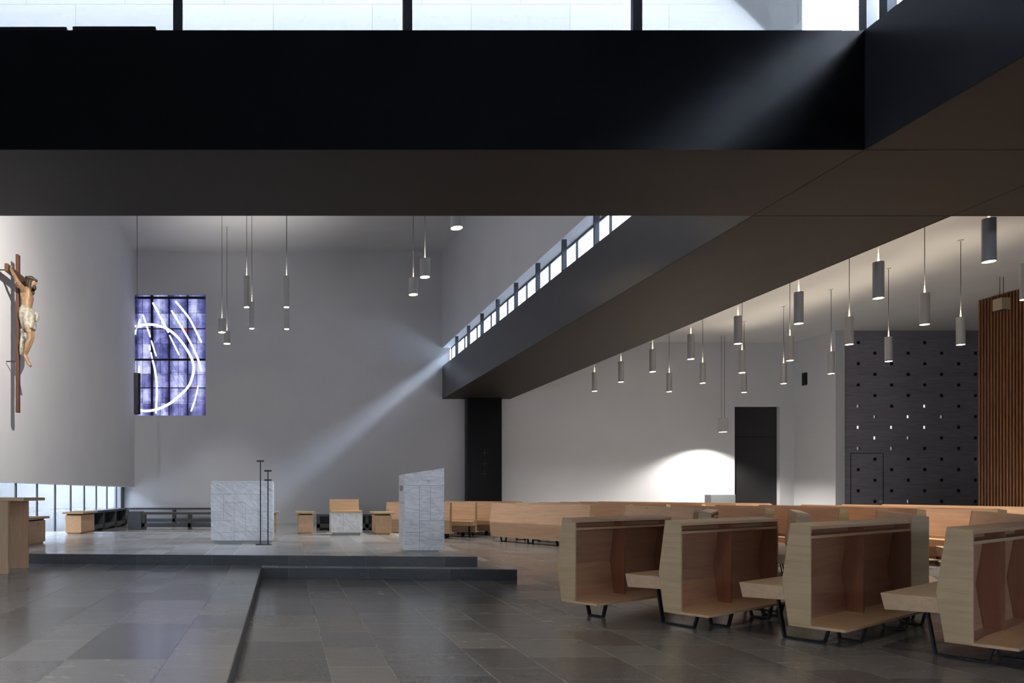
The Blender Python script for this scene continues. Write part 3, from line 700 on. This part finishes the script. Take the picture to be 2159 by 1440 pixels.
# larch benches on the platform
def bench(label, x0, x1, y0, length, top=.466):
    t = thing('bench', label, 'bench', ((x0 + x1) / 2, y0, ZP), 0, 'box benches on the platform')
    wd = (x1 - x0) / 2
    b = nb(); bx(b, -wd, wd, 0, length, .03, top - .065); obj('body', b, M['wood_y2'], t, None, .004)
    b = nb(); bx(b, -wd + .03, wd - .03, .03, length - .03, 0, .03); obj('plinth', b, M['wood_y2'], t)
    b = nb(); bx(b, -wd + .025, wd - .025, .02, length - .02, top - .065, top - .038); obj('shadow_gap', b, M['void'], t)
    b = nb(); bx(b, -wd - .055, wd + .055, -.05, length + .06, top - .038, top); obj('seat', b, M['wood_y'], t, None, .004)
M['wood_y2'] = wood('larch_bench_body', 1, (.57, .345, .185), (.71, .465, .265), True, .45, .14)
bench('box bench just left of the marble seat', px(629, 14.97), px(660.3, 14.97), 14.97, .62)
bench('box bench between the marble seat and the ambo', px(792, 14.7), px(825.7, 14.7), 14.7, .62)
bench('box bench mostly hidden behind the altar', px(551, 14.97), px(582.3, 14.97), 14.97, .62)
bench('long box bench at the back left of the platform by the low glazing', px(138, 14.85), px(171, 14.85), 14.85, 1.05)
bench('long box bench at the platform front edge behind the high table', px(-6, 11.03), px(39, 11.03), 11.03, 1.25)
# high table at the left edge
DT = 8.74
tb = thing('table', 'high larch table with overhanging top cut by the left picture edge', 'table', (px(17, DT), DT, STEP))
zt = pz(1049.5, DT) - STEP
b = nb(); bx(b, -.36, 0, 0, .06, 0, zt - .04); obj('leg_panel', b, M['wood_z'], tb, None, .003)
b = nb(); bx(b, -1.7, -1.34, 0, .06, 0, zt - .04); obj('leg_panel', b, M['wood_z'], tb, None, .003)
b = nb(); bx(b, -1.9, .205, -.02, .75, zt - .04, zt); obj('tabletop', b, M['wood_x'], tb, None, .003)
b = nb(); bx(b, -1.34, -.36, .35, .40, zt - .3, zt - .04); obj('stretcher', b, M['wood_x'], tb)
b = nb(); bx(b, -.36, 0, .66, .72, 0, zt - .04); obj('leg_panel', b, M['wood_z'], tb, None, .003)

# low anthracite benches behind the platform
def low_bench(label, x0, x1, y, panel, z=.60, rz=0, end=False):
    n = max(1, round((x1 - x0) / 1.75)); t = thing('low_bench', label, 'bench', ((x0 + x1) / 2, y, 0), rz, 'anthracite benches along the back wall')
    hw = (x1 - x0) / 2
    b = nb(); bx(b, -hw, hw, 0, .36, z - .07, z); obj('seat', b, M['bench_dark'], t)
    b = nb(); bx(b, -hw, hw, .02, .10, .08, .20); obj('foot_rail', b, M['bench_dark'], t)
    for i in range(n + 1):
        x = -hw + .05 + (2 * hw - .1) * i / n; b = nb(); bx(b, x - .05, x + .05, .02, .34, 0, z - .07); obj('leg', b, M['bench_dark'], t)
    if panel: b = nb(); bx(b, -hw, hw, .28, .34, .0, z - .07); obj('back_panel', b, M['bench_dark'], t)
    if end: b = nb(); bx(b, -hw - .42, -hw, -.02, .38, 0, z + .02); obj('end_block', b, M['bench_dark'], t)
low_bench('anthracite low bench against the back wall below the coloured window', px(262, 26.1), px(470, 26.1), 26.1, False)
low_bench('anthracite low bench standing free left of the altar, closed end block', px(298, 22), px(500, 22), 22, False, .545, 0, True)
low_bench('anthracite low bench seen on both sides of the marble seat', px(668, 21.6), px(880, 21.6), 21.6, True, .5)
lb = low_bench('anthracite low bench along the low glazing at the left', -2.4, 2.4, 22.6, True, .62, R(90))
for o in [o for o in C.objects if o.name.startswith('low_bench')][-1:]: o.location = (-5.55, 22.6, 0)

# ------------------------------------------------------------------ pews
PW_T, PW_B, YT, YM, YB_, ZM = .905, .12, -.135, -.19, -.145, .46
def frame(bm, x, pts):
    for p, q in zip(pts, pts[1:]): bar(bm, (x, *p), (x, *q), .045, .012, (1, 0, 0))
def make_pew(L, seat, label, loc, rz, group):
    t = thing('pew', label, 'pew', loc, rz, group); h = L / 2; e = .022
    prof = [(0, PW_B), (YB_, PW_B), (YM, ZM), (YT, PW_T + .012), (0, PW_T - .008)]
    for s in (-1, 1):
        b = nb(); x0 = s * h; x1 = s * (h - e); prism(b, prof, 0, min(x0, x1), max(x0, x1)); b.faces.ensure_lookup_table(); b.faces[0 if s > 0 else 1].material_index = 1; obj('end_panel', b, [M['wood_y'], M['wood_shade_red']], t, None, .002)
    skin = [(YB_ + .001, PW_B + .001), (YM + .001, ZM), (YT + .001, PW_T - .012), (YT + .02, PW_T - .014), (YM + .021, ZM), (YB_ + .021, PW_B + .001)]
    b = nb()
    for seg in ((0, 1, 4, 5), (1, 2, 3, 4)): prism(b, [skin[i] for i in seg], 0, -h + e, h - e)
    for f in b.faces:
        if f.normal.y > .5: f.material_index = 1
    obj('back_panel', b, [M['wood_front'], M['wood_shade_back']], t)
    b = nb(); prism(b, [(YT + .001, PW_T + .011), (YT + .001, PW_T - .012), (-.001, PW_T - .034), (-.001, PW_T - .009)], 0, -h + e, h - e); obj('top_board', b, M['wood_top'], t)
    b = nb(); prism(b, [(YT + .02, .826), (YT + .02, .808), (-.004, .800), (-.004, .822)], 0, -h + e, h - e); obj('book_ledge', b, M['wood_top'], t)
    n = max(1, round(L / .95))
    for i in range(1, n):
        x = -h + L * i / n; b = nb(); prism(b, [(-.012, PW_B + .02), (YB_ + .022, PW_B + .02), (YM + .022, ZM), (YT + .021, PW_T - .016), (-.012, PW_T - .034)], 0, x - .011, x + .011); obj('divider', b, M['wood_shade_red'], t)
    b = nb(); bx(b, -h + e, h - e, YB_ + .0, .0, PW_B, PW_B + .02); prism(b, [(-h + .0, .0), (h - .0, .0), (h - .015, .215), (-h + .015, .215)], 2, PW_B + .0, PW_B + .02); obj('kneeler', b, M['wood_top'], t)
    b = nb(); n2 = max(2, round(L / 1.1) + 1)
    xs_ = [-h + .16 + (L - .32) * i / (n2 - 1) for i in range(n2)]
    b.free()
    for x in xs_:
        b = nb(); frame(b, x + (.25 if seat and x < 0 else -.25 if seat else 0), [(.02, PW_B), (.045, .006), (.185, .006), (.21, PW_B)]); obj('kneeler_leg', b, M['black'], t)
    if seat:
        b = nb(); prism(b, [(-.50, .42), (YM + .004, .42), (YM + .02, .315), (-.475, .30)], 0, -h, h); obj('seat', b, M['wood_x2'], t, None, .003)
        for x in (-h + .13, h - .13):
            b = nb(); frame(b, x, [(-.27, .31), (-.225, .006), (.045, .006), (.075, PW_B)]); obj('seat_leg', b, M['black'], t)
    return t
M['wood_x2'] = wood('larch_seat', 0, (.50, .33, .19), (.62, .44, .27), False)
M['wood_shade_red'] = wood('larch_shaded_side', 2, (.24, .095, .045), (.33, .14, .068), False)  # shade and red bounce light of the hollow put into the larch colour
M['wood_shade_back'] = wood('larch_shaded_back', 0, (.40, .205, .115), (.52, .30, .185))  # inner face of the back panel: larch darkened for the hollow's shade
ROW = ['front', 'second', 'third', 'fourth', 'fifth', 'sixth', 'seventh', 'eighth']
def ang(nx, ny): return math.atan2(-nx, ny)      # rotation that turns local +y into (nx, ny)
# nearest block: near end of the hollow side, direction of the length
u = Vector((.843, .537)); nbk = Vector((.537, -.843))
for i, (p, L) in enumerate(zip([(2.724, 6.556), (3.374, 5.955), (4.01, 5.339), (4.647, 4.727)], [1.65, 1.78, 2.12, 2.4])):
    c = Vector(p) + u * L / 2
    make_pew(L, i > 0, ['larch front pew without a seat, leftmost of the foreground block', 'larch pew in the foreground block, second row from the altar', 'larch pew in the foreground block, third row from the altar', 'larch pew in the foreground block cut off by the right picture edge'][i], (c.x, c.y, 0), ang(*nbk), 'pews of the foreground block')
# second block, angled, behind it: front near corners
u = Vector((.56, .83)).normalized(); nbk = Vector((u.y, -u.x))
for i, (p, L) in enumerate(zip([(5.3, 8.95), (6.03, 8.24), (6.84, 7.63), (7.6, 6.95), (8.4, 6.3)], [2.0, 2.4, 2.75, 3.1, 3.4])):
    c = Vector(p) + nbk * .135 + u * L / 2
    make_pew(L, i > 0, 'larch pew in the angled block behind the foreground pews, %s row' % ROW[i], (c.x, c.y, 0), ang(*nbk), 'pews of the angled block')
# middle block facing the altar squarely
for i in range(7):
    y0, y1 = 11.27 - .215 * i, 13.57 + .2 * i
    make_pew(y1 - y0, i > 0, 'larch pew in the middle block facing the altar squarely, %s row' % ROW[i], (6.6 + i * 1.0 + .135, (y0 + y1) / 2, 0), ang(1, 0), 'pews of the middle block')
# block right of the pillar foot
nbk = Vector((.877, .48)).normalized(); u = Vector((nbk.y, -nbk.x))
a0, a1 = Vector((4.97, 16.8)), Vector((6.29, 14.38)); mid = (a0 + a1) / 2; L0 = (a1 - a0).length
for i in range(6):
    c = mid + nbk * (.145 + 1.0 * i)
    make_pew(L0 + .34 * i, i > 0, 'larch pew in the far block right of the pillar foot, %s row' % ROW[i], (c.x, c.y, 0), ang(*nbk), 'pews of the far right block')
nbk = Vector((.52, .854)).normalized(); u = Vector((nbk.y, -nbk.x))
a0, a1 = Vector((2.73, 18.6)), Vector((4.21, 17.7)); mid = (a0 + a1) / 2; L0 = (a1 - a0).length
for i in range(4):
    c = mid + nbk * (.145 + .95 * i) + u * .12 * i
    make_pew(L0 + .5 * i, i > 0, 'larch pew in the block behind the ambo, %s row' % ROW[i], (c.x, c.y, 0), ang(*nbk), 'pews behind the ambo')

# ------------------------------------------------------------------ crucifix
cr = thing('crucifix', 'life-size wooden crucifix with carved figure on the left wall', 'crucifix', (-5.35, 14.24, 2.78))
b = nb(); bx(b, -.06, 0, -.055, .055, 0, 3.2); obj('upright', b, M['cross_wood'], cr, None, .006)
M['cross_wood_y'] = wood('crossbar_timber', 1, (.055, .020, .010), (.11, .042, .020), False, .5, 2.0, 2)
b = nb(); bx(b, -.06, .004, -.62, .62, 2.68, 2.83); obj('crossbar', b, M['cross_wood_y'], cr, None, .006)
for z, y in ((1.04, 0), (2.72, -.55), (2.72, .55)):
    b = nb(); tube(b, [(-.06, y, z), (XL + 5.35 + .025, y, z)], .012); obj('wall_bracket', b, M['black'], cr)
def painted(name, col, sc):
    m, N, L, b = mat(name); co, o = objco(N, L); n1 = noise(N, L, co, sc, 5, .65)
    L.new(ramp(N, L, n1, [(.32, tuple(v * .55 for v in col)), (.6, tuple(v * 1.12 for v in col))]), b.inputs['Base Color']); setp(b, rough=.5)
    bump(N, L, b, n1, .6, .012); return m
SK = painted('painted_flesh', (.27, .165, .09), 16); CL = painted('painted_cloth', (.33, .305, .25), 20); HR = simple('carved_dark_hair', (.035, .022, .014), .6)
TH = simple('thorn_crown', (.05, .042, .03), .7)
def skinned(name, verts, edges, rad, mt, parent, root=0, sub=2):
    me = bpy.data.meshes.new(name); me.from_pydata(verts, edges, []); me.materials.append(mt)
    o = bpy.data.objects.new(name, me); C.objects.link(o); o.parent = parent
    o.modifiers.new('skin', 'SKIN').use_smooth_shade = True
    if not me.skin_vertices: me.skin_vertices.new()
    for i, r in enumerate(rad):
        sv = me.skin_vertices[0].data[i]; sv.radius = r if isinstance(r, tuple) else (r, r); sv.use_root = (i == root)
    sm = o.modifiers.new('sub', 'SUBSURF'); sm.levels = sub; sm.render_levels = sub
    return o
V = [(.13, 0, 1.98), (.14, 0, 2.10), (.17, 0, 2.28), (.15, .01, 2.44), (.17, .02, 2.53), (.215, .05, 2.60), (.225, .055, 2.69)]
E = [(0, 1), (1, 2), (2, 3), (3, 4), (4, 5), (5, 6)]
RD = [(.135, .115), (.125, .10), (.15, .115), (.14, .09), .058, .078, .065]
def add(par, v, r): V.append(v); RD.append(r); E.append((par, len(V) - 1)); return len(V) - 1
for s in (-1, 1):
    sh = add(3, (.13, s * .185, 2.47), .058); el = add(add(sh, (.105, s * .30, 2.53), .047), (.085, s * .37, 2.575), .040)
    wr = add(add(el, (.07, s * .46, 2.645), .040), (.05, s * .535, 2.70), .026); ha = add(wr, (.045, s * .575, 2.735), .030)
    for k, (dy, dz, dx) in enumerate([(.055, .02, .02), (.06, .038, .01), (.05, .052, .012), (.035, .06, .02)]):
        f1_ = add(ha, (.045 + dx, s * (.575 + dy * .55), 2.735 + dz * .7), .0095); add(f1_, (.07 + dx, s * (.575 + dy), 2.735 + dz * .8), .0085)
    th = add(wr, (.075, s * .555, 2.70), .011); add(th, (.10, s * .58, 2.705), .009)
    hp = add(0, (.15, s * .085, 1.90), .092); kn = add(add(hp, (.19, s * .075, 1.72), .078), (.24, s * .055, 1.54), .056)
    an = add(add(kn, (.17, s * .05, 1.36), .054), (.11, s * .03, 1.17), .034); ft = add(an, (.135, s * .028 , 1.10), .040); add(add(ft, (.19, s * .03, 1.00), .034), (.235, s * .032, .93), .022)
fg = skinned('carved_figure', V, E, RD, SK, cr)
# head: face with brow, nose, beard; hair; crown
def blob(name, parts, mt, parent, jit=0, seg=16):
    b = nb()
    for (c, s, rot) in parts:
        m = Matrix.Translation(c) @ Matrix.Rotation(rot, 4, 'Y') @ Matrix.Diagonal((*s, 1))
        r = bmesh.ops.create_uvsphere(b, u_segments=seg, v_segments=10, radius=1, matrix=m)
        for v in r['verts']: v.co += Vector([random.uniform(-jit, jit) for _ in range(3)])
    for f in b.faces: f.smooth = True
    return obj(name, b, mt, parent)
blob('face', [((.245, .055, 2.655), (.078, .072, .105), R(18)), ((.318, .055, 2.64), (.018, .013, .026), R(15)), ((.305, .030, 2.662), (.012, .016, .009), 0), ((.305, .080, 2.662), (.012, .016, .009), 0), ((.298, .055, 2.60), (.014, .024, .007), 0)], SK, fg)
blob('hair', [((.215, .05, 2.70), (.098, .098, .085), R(15)), ((.18, .045, 2.63), (.075, .10, .12), 0), ((.215, -.04, 2.58), (.035, .035, .13), R(8)), ((.215, .14, 2.58), (.035, .035, .13), R(8)), ((.285, .055, 2.555), (.036, .048, .058), R(-10)), ((.235, -.03, 2.49), (.026, .03, .07), 0), ((.235, .13, 2.49), (.026, .03, .07), 0)], HR, fg, .006)
b = nb()
for k in range(3):
    tube(b, [(.225 + .108 * math.cos(a / 16 * 6.283), .05 + .108 * math.sin(a / 16 * 6.283), 2.725 + .012 * math.sin(a * 2.1 + k * 2) - .03 * math.cos(a / 16 * 6.283)) for a in range(17)], .014, 6)
obj('thorn_crown', b, TH, fg)
# loincloth: folded wrap, knot and hanging tail
b = nb(); rings = []
for j, (z, rx, ry, xo) in enumerate([(2.12, .115, .145, .135), (2.07, .140, .165, .14), (2.01, .150, .172, .145), (1.95, .150, .175, .15), (1.88, .145, .172, .165), (1.80, .135, .165, .18), (1.72, .120, .15, .195), (1.66, .105, .135, .205)]):
    rings.append([b.verts.new((xo + (rx + .020 * math.sin(k * 1.35 + j * .95)) * math.cos(k / 28 * 6.283), (ry + .018 * math.sin(k * 1.35 + j * .95)) * math.sin(k / 28 * 6.283), z + .035 * math.cos(k / 28 * 6.283 + .8) * (j >= 6) - .03 * math.sin(k / 28 * 6.283) * (j == 0))) for k in range(28)])
for A, B_ in zip(rings, rings[1:]):
    for k in range(28): f = b.faces.new((A[k], A[(k + 1) % 28], B_[(k + 1) % 28], B_[k])); f.smooth = True
b.faces.new(rings[0]); b.faces.new(rings[-1][::-1])
for c, s, rt in (((.30, .06, 2.02), (.07, .055, .05), .4), ((.335, .07, 1.94), (.035, .05, .085), .2)):
    bmesh.ops.create_uvsphere(b, u_segments=12, v_segments=8, radius=1, matrix=Matrix.Translation(c) @ Matrix.Rotation(rt, 4, 'Y') @ Matrix.Diagonal((*s, 1)))
bmesh.ops.recalc_face_normals(b, faces=b.faces[:]); obj('loincloth', b, CL, fg)
b = nb(); n = 10; rg = []
for j in range(8):
    z = 1.66 - j * .072; rg.append([b.verts.new((.075 + .03 * math.sin(k * 1.8 + j * .7), -.15 + .013 * k - .004 * j * (k - 5) / 5 + .02 * math.sin(j), z + .015 * math.sin(k))) for k in range(n)])
for A, B_ in zip(rg, rg[1:]):
    for k in range(n - 1): f = b.faces.new((A[k], A[k + 1], B_[k + 1], B_[k])); f.smooth = True
o = obj('cloth_tail', b, CL, fg); so = o.modifiers.new('solid', 'SOLIDIFY'); so.thickness = .012
